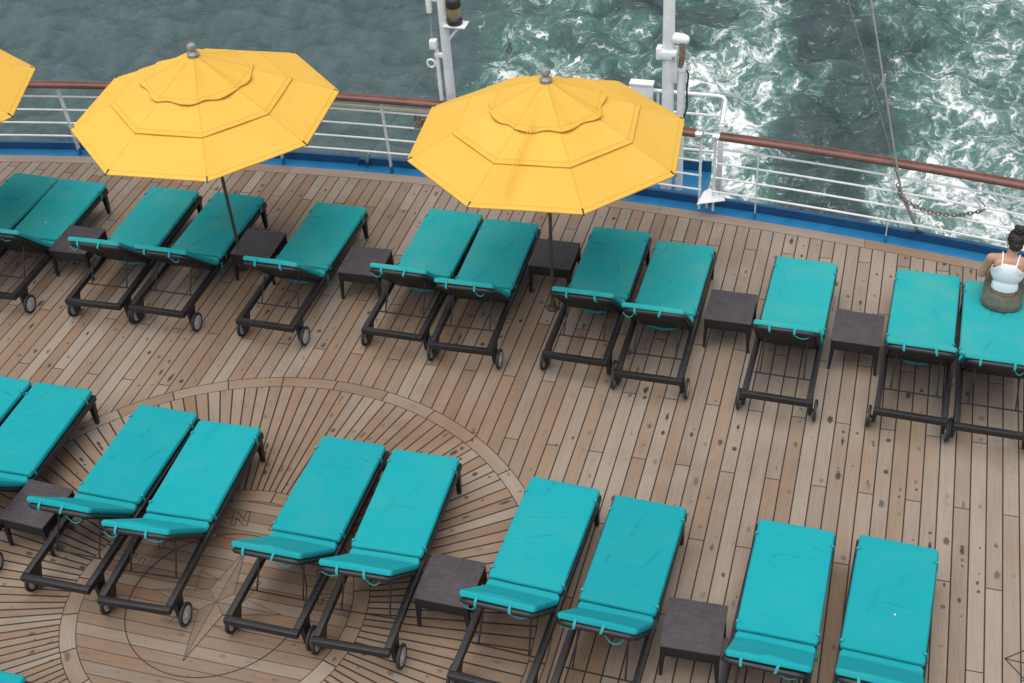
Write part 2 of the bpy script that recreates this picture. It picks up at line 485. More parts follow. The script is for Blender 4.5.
sd = Vector((sin(SUN_AZ)*cos(SUN_EL), cos(SUN_AZ)*cos(SUN_EL), sin(SUN_EL)))
so.rotation_euler = sd.to_track_quat('Z', 'Y').to_euler(); so.location = (0, 0, 30)
cam = bpy.data.cameras.new('camera'); co = bpy.data.objects.new('camera', cam); col.objects.link(co)
cr, cu, cf = Vector((0.9604511987517965, 0.2720076630898773, -0.05954264049083578)), Vector((-0.13037587718782528, 0.6282520055088185, 0.7670081800226466)), Vector((-0.24603988592043816, 0.7289110019711126, -0.6388686294863183))
mw = Matrix((cr, cu, -cf)).transposed().to_4x4(); mw.translation = (0, 0, 9); co.matrix_world = mw
cam.sensor_width = 36; cam.lens = 46.556; cam.clip_end = 8000; cam.clip_start = .1
sc.camera = co
vs = sc.view_settings; vs.view_transform = 'Standard'; vs.look = 'None'; vs.exposure = .72; vs.gamma = 1

# ------------------------------------------------------------------ sea
def sea():
    nx, ny = 420, 300
    xs = np.linspace(-62, 22, nx); ys = np.linspace(24, 84, ny)
    X, Y = np.meshgrid(xs, ys, indexing='ij'); H = np.zeros_like(X)
    for k in range(46):
        lam = 10**rng.uniform(-.05, .85); a = rng.normal(R(70), .75)
        H += .0125*lam**.85*np.sin((X*cos(a)+Y*sin(a))*2*pi/lam + rng.uniform(0, 6.28))
    turb = 1/(1+np.exp(-(X+15+.24*(Y-42))/1.5))
    for k in range(40):
        lam = 10**rng.uniform(0.05, .6); a = rng.uniform(0, pi)
        H += turb*.013*lam**.8*np.sin((X*cos(a)+Y*sin(a))*2*pi/lam + rng.uniform(0, 6.28))
    fade = np.clip(np.minimum.reduce([X-xs[0], xs[-1]-X, Y-ys[0], ys[-1]-Y])/6, 0, 1); H *= fade
    verts = np.stack([X, Y, H], -1).reshape(-1, 3).tolist()
    idx = np.arange(nx*ny).reshape(nx, ny)
    f = np.stack([idx[:-1, :-1], idx[1:, :-1], idx[1:, 1:], idx[:-1, 1:]], -1).reshape(-1, 4).tolist()
    B = 4000; n0 = len(verts)
    x0, x1, y0, y1 = xs[0], xs[-1], ys[0], ys[-1]
    verts += [(-B, -B, 0), (B, -B, 0), (B, B, 0), (-B, B, 0)]
    a, b, c, d = n0, n0+1, n0+2, n0+3
    f += [[a, b]+idx[::-1, 0].tolist(), [b, c]+idx[-1, ::-1].tolist(), [c, d]+idx[:, -1].tolist(), [d, a]+idx[0, :].tolist()]
    me = bpy.data.meshes.new('sea'); me.from_pydata(verts, [], f)
    me.polygons.foreach_set('use_smooth', [True]*len(me.polygons))
    struct(link('sea', me, M['sea'], None, (0, 0, -15)))
sea()

# ------------------------------------------------------------------ deck
XL, XR, YB = -21.0, 11.0, -7.0
def strip(xs, lo, hi, z=0.0):
    bm = bmesh.new(); A = []; B = []
    for x in xs: A.append(bm.verts.new((x, lo(x), z))); B.append(bm.verts.new((x, hi(x), z)))
    for i in range(len(xs)-1): bm.faces.new((A[i], A[i+1], B[i+1], B[i]))
    return bm
XS = np.linspace(XL, XR, 161).tolist()
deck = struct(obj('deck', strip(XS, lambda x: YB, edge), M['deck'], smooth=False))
obj('margin_board', strip(XS, lambda x: edge(x)+.007, lambda x: edge(x)+.163), M['margin'], deck, False)
obj('caulking', strip(XS, lambda x: edge(x), lambda x: edge(x)+.007, -.001), M['seam'], deck, False)
def solid_strip(y0, y1, z0, z1, xs=XS):
    bm = bmesh.new(); rows = []
    for x in xs:
        e = edge(x); rows.append([bm.verts.new((x, e+y0, z0)), bm.verts.new((x, e+y1, z0)), bm.verts.new((x, e+y1, z1)), bm.verts.new((x, e+y0, z1))])
    for A, B in zip(rows, rows[1:]):
        for k in range(4): bm.faces.new((A[k], A[(k+1) % 4], B[(k+1) % 4], B[k]))
    bm.faces.new(rows[0]); bm.faces.new(rows[-1][::-1]); return bm
gut = struct(obj('deck_gutter', solid_strip(.163, .335, -.14, -.004), M['gutter']))
ups = solid_strip(.335, .385, -.14, .10)
obj('upstand', ups, M['coaming'], gut)
hull = struct(obj('ship_hull', solid_strip(-.4, .36, -15.6, -.145), M['hull'], smooth=False))

def line_strip(bm, pts, w, z):
    P = [Vector((p[0], p[1])) for p in pts]; n = len(P); L = []; Q = []
    for i in range(n):
        d = (P[min(i+1, n-1)]-P[max(i-1, 0)]).normalized(); nn = Vector((-d.y, d.x))
        L.append(bm.verts.new((*(P[i]+nn*w/2), z))); Q.append(bm.verts.new((*(P[i]-nn*w/2), z)))
    for i in range(n-1): bm.faces.new((Q[i], Q[i+1], L[i+1], L[i]))
def compass():
    pol = lambda r, a: (CX+r*cos(R(a)), CY+r*sin(R(a)))
    fa, fb, ln = bmesh.new(), bmesh.new(), bmesh.new()
    zf, zl = .0035, .0075
    tips = [(90, .60), (0, .62), (-90, .64), (180, .62)]; val = .165
    dia = [(45, .42), (-45, .42), (-135, .43), (135, .42)]
    for a, r in dia:
        t = pol(r, a); p1 = pol(val*1.15, a-16); p2 = pol(val*1.15, a+16)
        b0 = pol(.30, a-28 if False else a)
        # short diagonal points start between the long ones
        l = pol(.235, a-33); q = pol(.235, a+33)
        for s, P in ((0, l), (1, q)):
            pass
        line_strip(ln, [l, t], .006, zl); line_strip(ln, [q, t], .006, zl)
        (fa).faces.new([fa.verts.new((*p, zf)) for p in (pol(val*1.02, a), l, t)]) if False else None
    for a, r in tips:
        t = pol(r, a); l = pol(val, a+45); q = pol(val, a-45); c = (CX, CY)
        fa.faces.new([fa.verts.new((*p, zf)) for p in (c, t, l)])
        fb.faces.new([fb.verts.new((*p, zf)) for p in (c, q, t)])
        for s in ((t, l), (t, q), (c, t)): line_strip(ln, s, .006, zl)
    for a in (45, 135, -45, -135): line_strip(ln, [(CX, CY), pol(val, a)], .005, zl+.001)
    obj('star_inlay', fa, M['star_a'], deck, False); obj('star_inlay', fb, M['star_b'], deck, False)
    obj('star_outline', ln, M['seam_soft'], deck, False)
    bm = bmesh.new(); line_strip(bm, [pol(.791, k*3) for k in range(121)], .0085, .004)
    obj('circle_line', bm, M['seam'], deck, False)
    # outlined letters round the ring
    for ch, a in zip('CARNIVAL', (165.0, 145.0, 124.0, 102.4, 82.0, 60.0, 38.0, 15.5)):
        cu_ = bpy.data.curves.new('letter', 'FONT'); cu_.body = ch; cu_.size = .215; cu_.align_x = 'CENTER'; cu_.align_y = 'CENTER'
        cu_.fill_mode = 'NONE'; cu_.bevel_depth = .0036; cu_.bevel_resolution = 0; cu_.offset = .011
        tmp = bpy.data.objects.new('letter', cu_); col.objects.link(tmp)
        dg = bpy.context.evaluated_depsgraph_get(); me = bpy.data.meshes.new_from_object(tmp.evaluated_get(dg))
        bpy.data.objects.remove(tmp); bpy.data.curves.remove(cu_)
        me.materials.clear()
        for v in me.vertices: v.co.z *= .35
        o = link('letter', me, M['seam'], deck, (*pol(.975, a), .0012)); o.rotation_euler = (0, 0, R(a-90))
    # second small star by the right edge
    ln = bmesh.new(); tx, ty = 1.52, 7.24
    c = (tx+.46, ty+.02)
    for p in ((tx+.30, ty+.235), (tx+.29, ty-.33), (tx+.46, ty-.03)): line_strip(ln, [(tx, ty), p], .009, .004)
    for p, q in (((tx+.30, ty+.235), (tx+.47, ty+.62)), ((tx+.29, ty-.33), (tx+.47, ty-.68))): line_strip(ln, [p, q], .009, .0045)
    obj('star_outline', ln, M['seam'], deck, False)
compass()

# ------------------------------------------------------------------ railing
def curve_pts(x0, x1, off, z, n=60): return [(x, edge(x)+off, z) for x in np.linspace(x0, x1, n)]
GX0, GX1 = -1.925, -1.80
def railing(name, x0, x1, stan, label, caps):
    t = thing(name, ((x0+x1)/2, edge((x0+x1)/2)+.2, 0)); off = Vector(t.location)
    sh = lambda pts: [Vector(p)-off for p in pts]
    n = max(8, int((x1-x0)*4))
    bm = bmesh.new(); tube(bm, sh(curve_pts(x0, x1, .165, 1.068, n)), .068, 14, ry=.044); obj('handrail', bm, M['rail'], t)
    for z in (.885, .69, .495, .30):
        bm = bmesh.new(); tube(bm, sh(curve_pts(x0, x1, .185, z, n)), .0125, 8); obj('rail_bar', bm, M['white'], t)
    for x in stan:
        e = edge(x); bm = bmesh.new()
        beam(bm, Vector((x, e+.215, .09))-off, Vector((x, e+.17, 1.02))-off, .014, .062, .003, up=(0, 1, 0)); s = obj('stanchion', bm, M['offwhite'], t)
        bm = bmesh.new(); beam(bm, Vector((x, e+.222, -.003))-off, Vector((x, e+.216, .088))-off, .018, .075, .003, up=(0, 1, 0)); obj('stanchion_foot', bm, M['gutter'], s)
    for x, d in caps:
        bm = bmesh.new(); tube(bm, sh(curve_pts(min(x, x+d*.075), max(x, x+d*.075),   .165, 1.068, 3)), .071, 14, ry=.045); obj('end_cap', bm, M['silver'], t)
        e = edge(x); xx = x+d*.02
        bm = bmesh.new(); tube(bm, sh([(xx, e+.175, 1.02), (xx, e+.20, .02)]), .016, 8); obj('end_post', bm, M['white'], t)
    return tag(t, label, 'railing', 'railings round the stern')
railing('ship_railing', -20.5, GX0, [-19, -17.5, -16, -14.5, -13.0, -11.55, -10.17, -8.78, -7.35, -5.88, -4.45, -3.05],
        'white railing with mahogany handrail running behind the yellow umbrellas, left of the gate gap', [(GX0, -1)])
railing('ship_railing', GX1, 10.5, [-1.28, .22, 1.72, 3.2, 4.7, 6.2, 7.7, 9.2],
        'white railing with mahogany handrail running right of the gate gap, past the seated woman', [(GX1, 1)])

def gate_platform():
    """small outboard platform with its own guard rails"""
    t = thing('outboard_platform', (-2.6, 13.55, 0)); off = Vector(t.location)
    v = lambda *p: Vector(p)-off
    bm = bmesh.new(); box(bm, v(-2.86, 13.62, -.075), (1.84, .66, .12), .01); obj('platform_floor', bm, M['gutter'], t)
    bm = bmesh.new(); box(bm, v(-2.86, 13.97, .0), (1.84, .03, .24), .004); obj('toe_board', bm, M['coaming'], t)
    top = [(-3.75, 13.52, 1.05), (-3.75, 13.85, 1.05), (-3.70, 13.95, 1.05), (-2.4, 13.95, 1.05), (-1.90, 13.95, 1.05), (-1.83, 13.93, 1.05), (-1.795, 13.87, 1.04), (-1.78, 13.60, .99), (-1.78, 13.52, .93)]
    bm = bmesh.new(); tube(bm, [Vector(p)-off for p in top], .024, 10); obj('top_rail', bm, M['white'], t)
    for z in (.78, .52, .28):
        bm = bmesh.new(); tube(bm, [v(-3.72, 13.95, z), v(-1.83, 13.95, z)], .017, 8); obj('guard_bar', bm, M['white'], t)
    for x in (-3.72, -2.62, -1.84):
        bm = bmesh.new(); tube(bm, [v(x, 13.95, 1.04), v(x, 13.95, .02)], .018, 8); obj('guard_post', bm, M['white'], t)
    bm = bmesh.new(); box(bm, v(-1.78, 13.50, .45), (.06, .05, .96), .008); obj('flat_post', bm, M['offwhite'], t)
    tag(t, 'white tube guard rail of a small outboard platform behind the right mast', 'platform')
    b = bmesh.new(); box(b, (0, 0, 0), (.27, .10, .30), .02); c = obj('control_box', b, M['white'], None, loc=(-2.80, 13.87, 1.02))
    b = bmesh.new(); box(b, (0, 0, 0), (.29, .12, .03), .008); obj('lid', b, M['white'], c, loc=(0, 0, .166))
    b = bmesh.new(); tube(b, [(-.10, -.056, -.05), (-.06, -.07, -.05), (-.06, -.07, .05), (-.10, -.056, .05)], .007, 6); obj('handle', b, M['steel'], c)
    tag(c, 'white metal box fixed to the guard rail beside the right mast', 'box')
    # gusset plate between the two rail ends
    bm = bmesh.new()
    pts = [(-.08, -.15), (.22, .0), (.20, .04), (-.01, .13), (-.06, .06)]
    lo = [bm.verts.new((x, y, -.006)) for x, y in pts]; hi = [bm.verts.new((x, y, .006)) for x, y in pts]
    bm.faces.new(lo[::-1]); bm.faces.new(hi)
    for i in range(5): bm.faces.new((lo[i], lo[(i+1) % 5], hi[(i+1) % 5], hi[i]))
    g = obj('gate_step', bm, M['white'], None, False, loc=(-1.85, 13.03, .23)); g.rotation_euler = (R(14), R(4), R(-6))
    bm = bmesh.new(); tube(bm, [(0, 0, 0), (0, .01, -.2)], .016, 8); obj('support', bm, M['white'], g)
    tag(g, 'white pointed steel plate at the foot of the gap in the railing', 'gate plate')
gate_platform()

def masts():
    # left: ensign staff on the centreline
    t = thing('mast', (-5.07, 13.43, -.4))
    bm = bmesh.new(); tube(bm, [(0, 0, -1.2), (0, 0, 1.5), (0, 0, 3.6), (0, 0, 5.4)], [.060, .058, .053, .045], 16); obj('pole', bm, M['offwhite'], t)
    bm = bmesh.new(); tube(bm, [(-.125, 0, 1.15), (-.125, 0, 2.05)], .024, 10); obj('side_tube', bm, M['white'], t)
    for z in (1.2, 1.98, 2.7):
        bm = bmesh.new(); box(bm, (-.07, 0, z), (.16, .05, .05), .006); obj('bracket', bm, M['white'], t)
    bm = bmesh.new(); tube(bm, [(-.21+.05*cos(a), 0, 1.86+.05*sin(a)) for a in np.linspace(0, 2*pi, 14)[:-1]], .014, 8, True); obj('eye_ring', bm, M['white'], t)
    bm = bmesh.new(); box(bm, (-.155, 0, 2.12), (.09, .09, .12), .02); box(bm, (-.155, -.02, 2.68), (.06, .06, .30), .015); obj('fitting', bm, M['white'], t)
    bm = bmesh.new(); tube(bm, [(-.16, .02, 1.5), (-.17, 0, 2.1), (-.16, .02, 2.66), (-.11, 0, 4.8)], .008, 6); obj('halyard', bm, M['paleRope'], t)
    bm = bmesh.new(); box(bm, (.15, 0, 2.395), (.27, .18, .018), .004); beam(bm, (.05, 0, 2.20), (.2, 0, 2.385), .05, .03); obj('lamp_bracket', bm, M['white'], t)
    tag(t, 'tall white mast rising behind the railing left of the middle umbrella, with a lamp', 'mast')
    l = thing('stern_lamp', (-4.93, 13.43, 2.01))
    for nm, prof, m in (('lamp_base', [(0, 0), (.088, 0), (.09, .06), (.075, .075), (0, .075)], 'black'),
                        ('lens', [(0, .076), (.07, .076), (.078, .12), (.078, .17), (.07, .21), (0, .21)], 'amber'),
                        ('lamp_cap', [(0, .211), (.085, .211), (.09, .23), (.08, .30), (.04, .33), (0, .335)], 'black')):
        bm = bmesh.new(); lathe(bm, prof, 20); obj(nm, bm, M[m], l)
    tag(l, 'black lamp with amber lens on the bracket of the left mast', 'lamp')
    # right mast with hinge fittings
    t = thing('mast', (-2.42, 13.5, -.4))
    bm = bmesh.new(); tube(bm, [(0, 0, -1.2), (0, 0, 2.3), (0, 0, 3.4), (0, 0, 5.4)], [.070, .070, .064, .055], 16); obj('pole', bm, M['white'], t)
    bm = bmesh.new(); tube(bm, [(.155, 0, -1.0), (.155, 0, 2.02)], .046, 14); tube(bm, [(.155, 0, 2.0), (.155, 0, 2.08)], .056, 14); obj('side_tube', bm, M['white'], t)
    bm = bmesh.new(); box(bm, (.0, 0, 2.21), (.22, .19, .10), .02); box(bm, (-.10, -.03, 2.22), (.06, .12, .14), .012)
    box(bm, (.05, -.03, 2.06), (.13, .05, .42), .02); obj('clamp', bm, M['white'], t)
    bm = bmesh.new(); lathe(bm, [(0, -.11), (.040, -.105), (.062, -.07), (.064, .035), (.05, .09), (.025, .11), (0, .115)], 18, (.125, 0, 2.39), Matrix.Rotation(R(96), 3, 'Y')); obj('cover', bm, M['white'], t)
    bm = bmesh.new(); tube(bm, [(.16, -.03, 2.36), (.165, -.035, 2.22), (.15, -.03, 2.06)], .034, 10); obj('lashing', bm, M['brown'], t)
    bm = bmesh.new(); tube(bm, [(.2, 0, 2.02), (.24, -.02, 1.96), (.225, -.03, 1.78), (.235, -.03, 1.55), (.20, -.02, 1.40), (.15, 0, 1.36)], .011, 6); obj('cable', bm, M['black'], t)
    bm = bmesh.new(); tube(bm, [(.078, -.03, 2.21), (.078, -.14, 2.21)], .016, 8); obj('bolt', bm, M['steel'], t)
    tag(t, 'tall white mast with hinge clamp and lashing rising behind the right of the middle umbrella', 'mast')
masts()

def torus_link(bm, c, d, roll, L=.032, w=.019, r=.0075):
    d = Vector(d).normalized(); x = d.orthogonal().normalized(); x = Matrix.Rotation(roll, 3, d) @ x
    pts = [Vector(c)+d*(L*cos(a))+x*(w*sin(a)) for a in np.linspace(0, 2*pi, 11)[:-1]]
    tube(bm, pts, r, 5, True)
def chain(pts, sp=.042):
    bm = bmesh.new(); P = [Vector(p) for p in pts]; k = 0; acc = 0
    for a, b in zip(P, P[1:]):
        L = (b-a).length; d = (b-a)/L; s = sp-acc if k else 0
        while s <= L: torus_link(bm, a+d*s, d, (k % 2)*pi/2+.4); k += 1; s += sp
        acc = L-(s-sp)
    return bm
def at(px, py, y):
    d = cr*((px-512)/1324.27) - cu*((py-341.5)/1324.27) + cf
    return Vector((0, 0, 9))+d*(y/d.y)
def rigging():
    B = Vector((.57, 12.95, .03)); K = Vector((.33, 12.72, .72))
    t = thing('stay_rope', B); v = lambda p: Vector(p)-B
    top1 = Vector((.20, 12.72, 1.12)); e1 = Vector((-.95, 12.2, 4.6)); e2 = Vector((-.68, 12.2, 4.6))
    # both lines climb from the chain, past the handrail, and out of the picture to the rigging overhead
    d1 = at(848, 0, 12.6); d2 = at(871, 0, 12.6); a1 = at(893, 160, 12.72); a2 = at(896, 160, 12.72)
    f1 = a1+(d1-a1)*2.6; f2 = a2+(d2-a2)*2.6
    bm = bmesh.new(); tube(bm, [v(K), v(a1), v(d1), v(f1)], .008, 6); obj('wire_rope', bm, M['rope'], t)
    bm = bmesh.new(); tube(bm, [v(K), v(a2), v(d2), v(f2)], .010, 8); obj('thick_rope', bm, M['paleRope'], t)
    kn = a2+(d2-a2)*.52; bm = bmesh.new(); tube(bm, [v(kn)+Vector((0, 0, -.09)), v(kn), v(kn)+Vector((.01, 0, .07))], [.013, .021, .012], 8)
    tube(bm, [v(kn), v(kn)+Vector((-.05, -.02, -.10))], .006, 5); obj('knot', bm, M['paleRope'], t)
    bm = bmesh.new(); tube(bm, [v(K), v(B+Vector((-.02, -.01, .12)))], .022, 8); obj('turnbuckle', bm, M['steel'], t)
    bm = bmesh.new(); tube(bm, [(0.07*cos(a), 0, .07*sin(a)+.02) for a in np.linspace(0, pi, 9)], .016, 8); obj('deck_eye', bm, M['coaming'], t)
    tag(t, 'pair of ropes rising past the right handrail from a blue eye in the gutter', 'rope')
    E = Vector((1.19, edge(1.19)+.185, .66)); bm = chain([K+Vector((-.06, 0, .12)), K+Vector((-.02, -.03, 0))]+[Vector(p) for p in arc(K+Vector((0, -.03, -.02)), E, .13, 14)])
    tube(bm, [E+Vector((-.02, 0, .02)), E+Vector((-.10, 0, .10)), E+Vector((-.08, 0, .15)), E+Vector((-.02, 0, .08)), E+Vector((.02, 0, .02))], .005, 5)
    c = obj('chain', bm, M['chain']); tag(c, 'sagging steel chain hung along the right railing bars near the seated woman', 'chain')
    # left stay
    B = Vector((-6.25, 13.27, .02)); t = thing('stay_rope', B); v = lambda p: Vector(p)-B
    T = Vector((-5.28, 13.43, 1.46))
    bm = bmesh.new(); tube(bm, [v(B+Vector((.05, 0, .16))), v(T)], .008, 6); obj('wire_rope', bm, M['rope'], t)
    bm = bmesh.new(); tube(bm, [(.01, 0, .05), (.055, 0, .18)], .02, 8); obj('turnbuckle', bm, M['steel'], t)
    bm = bmesh.new(); tube(bm, [(.07*cos(a)-.05, 0, .06*sin(a)+.02) for a in np.linspace(0, 2*pi, 14)[:-1]], .015, 8, True); obj('deck_eye', bm, M['coaming'], t)
    tag(t, 'thin wire stay from a blue eye in the gutter up to the left mast', 'rope')
    # line with a hook right of the left mast
    p0, p1, p2 = at(488, 85, 13.5), at(511, 55, 13.5), at(521, 20, 13.5)
    b0 = Vector((-4.66, edge(-4.66)+.19, .99)); t = thing('hook_line', b0)
    bm = bmesh.new(); tube(bm, [(0, 0, 0), p0-b0, p1-b0], .007, 6); tube(bm, [p1-b0+Vector((0, 0, .16)), p2-b0, p2-b0+Vector((.13, -.15, 1.6))], .006, 6); obj('line', bm, M['paleRope'], t)
    bm = bmesh.new(); tube(bm, [p1-b0+Vector(q) for q in ((0, 0, .17), (-.012, 0, .12), (.012, 0, .06), (-.02, 0, .02), (-.045, 0, .05), (-.03, 0, .09))], .012, 6); obj('hook', bm, M['chain'], t)
    tag(t, 'slack grey line with a dark hook rising above the middle umbrella', 'line')
    # boat pole lashed behind the bars, chain bundle beside the umbrella
    bm = bmesh.new(); tube(bm, curve_pts(-7.6, -4.6, .225, .915, 20), .021, 10); o = obj('boat_pole', bm, M['cream'])
    tag(o, 'cream coloured pole lashed along the top bar of the left railing', 'pole')
    bm = bmesh.new(); c0 = Vector((-5.40, edge(-5.4)+.165, .86))
    for k in range(16):
        a = k*.9; torus_link(bm, c0+Vector((.11*cos(a)*random.random(), .03*sin(a), -.06+.10*random.random()-.01*k*.6)), (cos(a*1.3), .3*sin(a), sin(a*2.1)), a, .034, .02, .008)
    for k in range(7): torus_link(bm, c0+Vector((.06+.012*k, -.01, -.10-.036*k)), (.2, 0, -1), k*pi/2, .03, .018, .007)
    o = obj('chain', bm, M['brown']); tag(o, 'rusty chain bundled over the left railing bars beside the middle umbrella', 'chain')
rigging()

# ------------------------------------------------------------------ sun loungers
MW, SLEN, BLEN, HINGE = .64, 1.21, .80, .34
def pad_loft(bm, L, w, t, basis, seed, wr=.004, droop=0.0, nl=30, crease=(), path=None):
    """cushion of length L along basis y, rounded edges, slightly wrinkled"""
    o, ex, ey, ez = basis
    prof = []
    nt = 44
    us = [-1, -.99, -.97] + [-.95+1.9*i/nt for i in range(nt+1)] + [.97, .99, 1]
    for u in us: prof.append((u, 1))
    for i in range(1, 4): prof.append((1, 1-2*i/4))
    for u in us: prof.append((-u, -1))
    for i in range(1, 4): prof.append((-1, -1+2*i/4))
    rad = t*.21
    st = [0, rad*.2, rad*.5, rad] + [rad+(L-2*rad)*q/nl for q in range(1, nl)] + [L-rad, L-rad*.5, L-rad*.2, L]
    rings = []
    for s in st:
        e = min(s, L-s); endk = math.sqrt(max(0, 1-((rad-e)/rad)**2)) if e < rad else 1.0
        ec = .035                                     # rounded corners in plan
        nar = ec*(1-math.sqrt(max(0, 1-((ec-e)/ec)**2))) if e < ec else 0.0
        ww = w-2*nar*.8
        ring = []
        for a, b in prof:
            x = a*ww/2; dx = ww/2-abs(x)
            k = math.sqrt(max(0, 1-((rad-dx)/rad)**2)) if dx < rad else 1.0
            z = b*(t/2-rad*(1-k)-rad*(1-endk))
            if abs(a) == 1 and abs(b) < 1: x = a*(ww/2+.005)
            if b == 1:
                n = mnoise.noise(Vector((x*3+seed, s*2.2, seed*1.7)))*.6+mnoise.noise(Vector((x*9+seed, s*5, 2)))*.4
                z += (wr*n + .006*(1-(2*x/ww)**2))*min(1, e/.03)
                for (cx0, cs, ca, cl, cd) in crease:
                    dxx, dss = x-cx0, s-cs
                    q = -dxx*sin(ca)+dss*cos(ca)+.02*sin(dxx*14+seed); p = dxx*cos(ca)+dss*sin(ca)
                    if abs(p) < cl: z += cd*math.exp(-(q/.009)**2)*(1-(p/cl)**2) - cd*.8*math.exp(-((q-.016)/.011)**2)*(1-(p/cl)**2)
            x *= 1+.006*mnoise.noise(Vector((seed, s*3, 4)))
            sv = s+.005*mnoise.noise(Vector((x*4, seed, 1)))*(1-endk)
            if path:
                pp, pn = path(sv); ring.append(bm.verts.new(pp+ex*x+pn*(z+t/2)))
            else: ring.append(bm.verts.new(o+ex*x+ey*sv+ez*z))
        rings.append(ring)
    n = len(prof)
    for A, B in zip(rings, rings[1:]):
        for k in range(n): bm.faces.new((A[k], A[(k+1) % n], B[(k+1) % n], B[k]))
    bm.faces.new(rings[0][::-1]); bm.faces.new(rings[-1])

def make_lounger(th, seed, fabric_key):
    rs = random.Random(seed)
    t = thing('sun_lounger', (0, 0, 0))
    th = R(th); d = Vector((0, -cos(th), sin(th))); n = Vector((0, sin(th), cos(th)))
    hp = Vector((0, -SLEN-.06, .285))
    NB = -2.165                                     # near cross bar
    bm = bmesh.new()
    for s in (-1, 1): beam(bm, (s*.308, -.002, .303), (s*.308, NB+.029, .300), .058, .066, .009)
    beam(bm, (-.279, -.030, .302), (.279, -.030, .302), .055, .062, .009)
    beam(bm, (-.279, -1.10, .29), (.279, -1.10, .29), .04, .05, .006)
    beam(bm, (-.337, NB, .300), (.337, NB, .300), .058, .062, .010)
    obj('frame', bm, M['frame'], t)
    bm = bmesh.new(); box(bm, (0, -.615, .317), (.538, 1.10, .022), .004); obj('seat_panel', bm, M['wicker'], t)
    WY = -2.04
    for s in (-1, 1):
        bm = bmesh.new(); taper(bm, (s*.293, -.050, .272), (s*.308, -.078, .018), .060, .036, .060, .036); g = obj('leg', bm, M['frame'], t, False)
        bm = bmesh.new(); lathe(bm, [(0, 0), (.016, 0), (.018, .010), (.015, .018), (0, .018)], 10, (s*.308, -.078, 0)); obj('glide', bm, M['foot'], g)
        bm = bmesh.new(); taper(bm, (s*.313, WY+.035, .269), (s*.324, WY, .065), .046, .034, .13, .070); l = obj('leg', bm, M['frame'], t, False)
        bm = bmesh.new(); tube(bm, [(s*.33, WY, .11), (s*.358, WY, .11)], .014, 8); obj('axle', bm, M['black'], l)
        bm = bmesh.new(); my = Matrix.Rotation(pi/2, 3, 'Y')
        lathe(bm, [(.080, -.014), (.100, -.015), (.108, -.010), (.110, 0), (.108, .010), (.100, .015), (.080, .014), (.080, -.014)], 32, (s*.371, WY, .110), my); wh = obj('wheel', bm, M['black'], t)
        bm = bmesh.new(); lathe(bm, [(0, -.012), (.083, -.012), (.085, 0), (.083, .012), (.03, .014), (.026, .019), (0, .019)] if s > 0 else [(0, -.019), (.026, -.019), (.03, -.014), (.083, -.012), (.085, 0), (.083, .012), (0, .012)], 28, (s*.371, WY, .110), my); obj('hub', bm, M['hub'], wh)
    m = Matrix((Vector((1, 0, 0)), d, n)).transposed()
    bm = bmesh.new(); box(bm, hp+d*(BLEN/2-.02)+n*-.024, (.550, BLEN-.01, .044), .010, m); bk = obj('backrest', bm, M['wicker'], t)
    bm = bmesh.new()
    pts = [Vector((-.298, 0, .14)), Vector((-.298, 0, BLEN-.09)), Vector((-.296, 0, BLEN-.045)), Vector((-.272, 0, BLEN-.018)), Vector((-.235, 0, BLEN-.008))]
    pts = pts + [Vector((-p.x, 0, p.z)) for p in reversed(pts)]
    tube(bm, [hp+Vector((p.x, 0, 0))+d*p.z+n*-.018 for p in pts], .024, 10)
    obj('backrest_frame', bm, M['frame'], bk)
    bm = bmesh.new()
    for s in (-1, 1): tube(bm, [hp+Vector((s*.20, 0, 0))+d*.46+n*-.038, Vector((s*.215, -1.80, .275))], .0085, 6)
    tube(bm, [(-.272, -1.80, .275), (.272, -1.80, .275)], .0075, 6); obj('prop_rod', bm, M['frame'], t)
    # cushion in two pads
    T = .062; TB = .050; bm = bmesh.new()
    cre = [(rs.uniform(-.2, .2), rs.uniform(.1, 1.1), rs.choice((rs.uniform(-.4, .4), rs.uniform(.9, 1.9))), rs.uniform(.07, .26), rs.uniform(.006, .014)) for _ in range(6)]
    pad_loft(bm, SLEN, MW, T, (Vector((0, -SLEN, .338+T/2)), Vector((1, 0, 0)), Vector((0, 1, 0)), Vector((0, 0, 1))), seed*1.3, .006, nl=104, crease=cre)
    dip, a0, rb = R(10), .040, .090
    pA = Vector((0, -SLEN-.004, .338)); dA = Vector((0, -cos(dip), -sin(dip))); pB = pA+dA*a0
    turn = th+dip; cB = pB+Vector((0, -sin(dip), cos(dip)))*rb
    def bend(sv):                                     # the cushion dips off the seat, then turns up the backrest
        if sv < a0: return pA+dA*sv, Vector((0, -sin(dip), cos(dip)))
        if sv < a0+rb*turn:
            an = (sv-a0)/rb-dip; nn = Vector((0, sin(an), cos(an))); return cB-nn*rb, nn
        return cB-n*rb+d*(sv-a0-rb*turn), n
    pe = cB-n*rb; LB = a0+rb*turn+(BLEN+.012-(pe-hp).dot(d))
    pad_loft(bm, LB, MW-.012, TB, (None, Vector((-1, 0, 0)), None, None), seed*2.1+5, .008, nl=74, crease=cre[:1], path=bend)
    mt = obj('mattress', bm, M[fabric_key], t)
    # ties: two loops over the tip, a slack bight between, bands at the sides, a bight under the hinge
    tip = hp+d*(BLEN+.008)
    def strap(fn):
        b = bmesh.new(); fn(b); obj('tie_strap', b, M['strap'], mt)
    xs = [-.17+rs.uniform(-.03, .03), .10+rs.uniform(-.04, .04)]
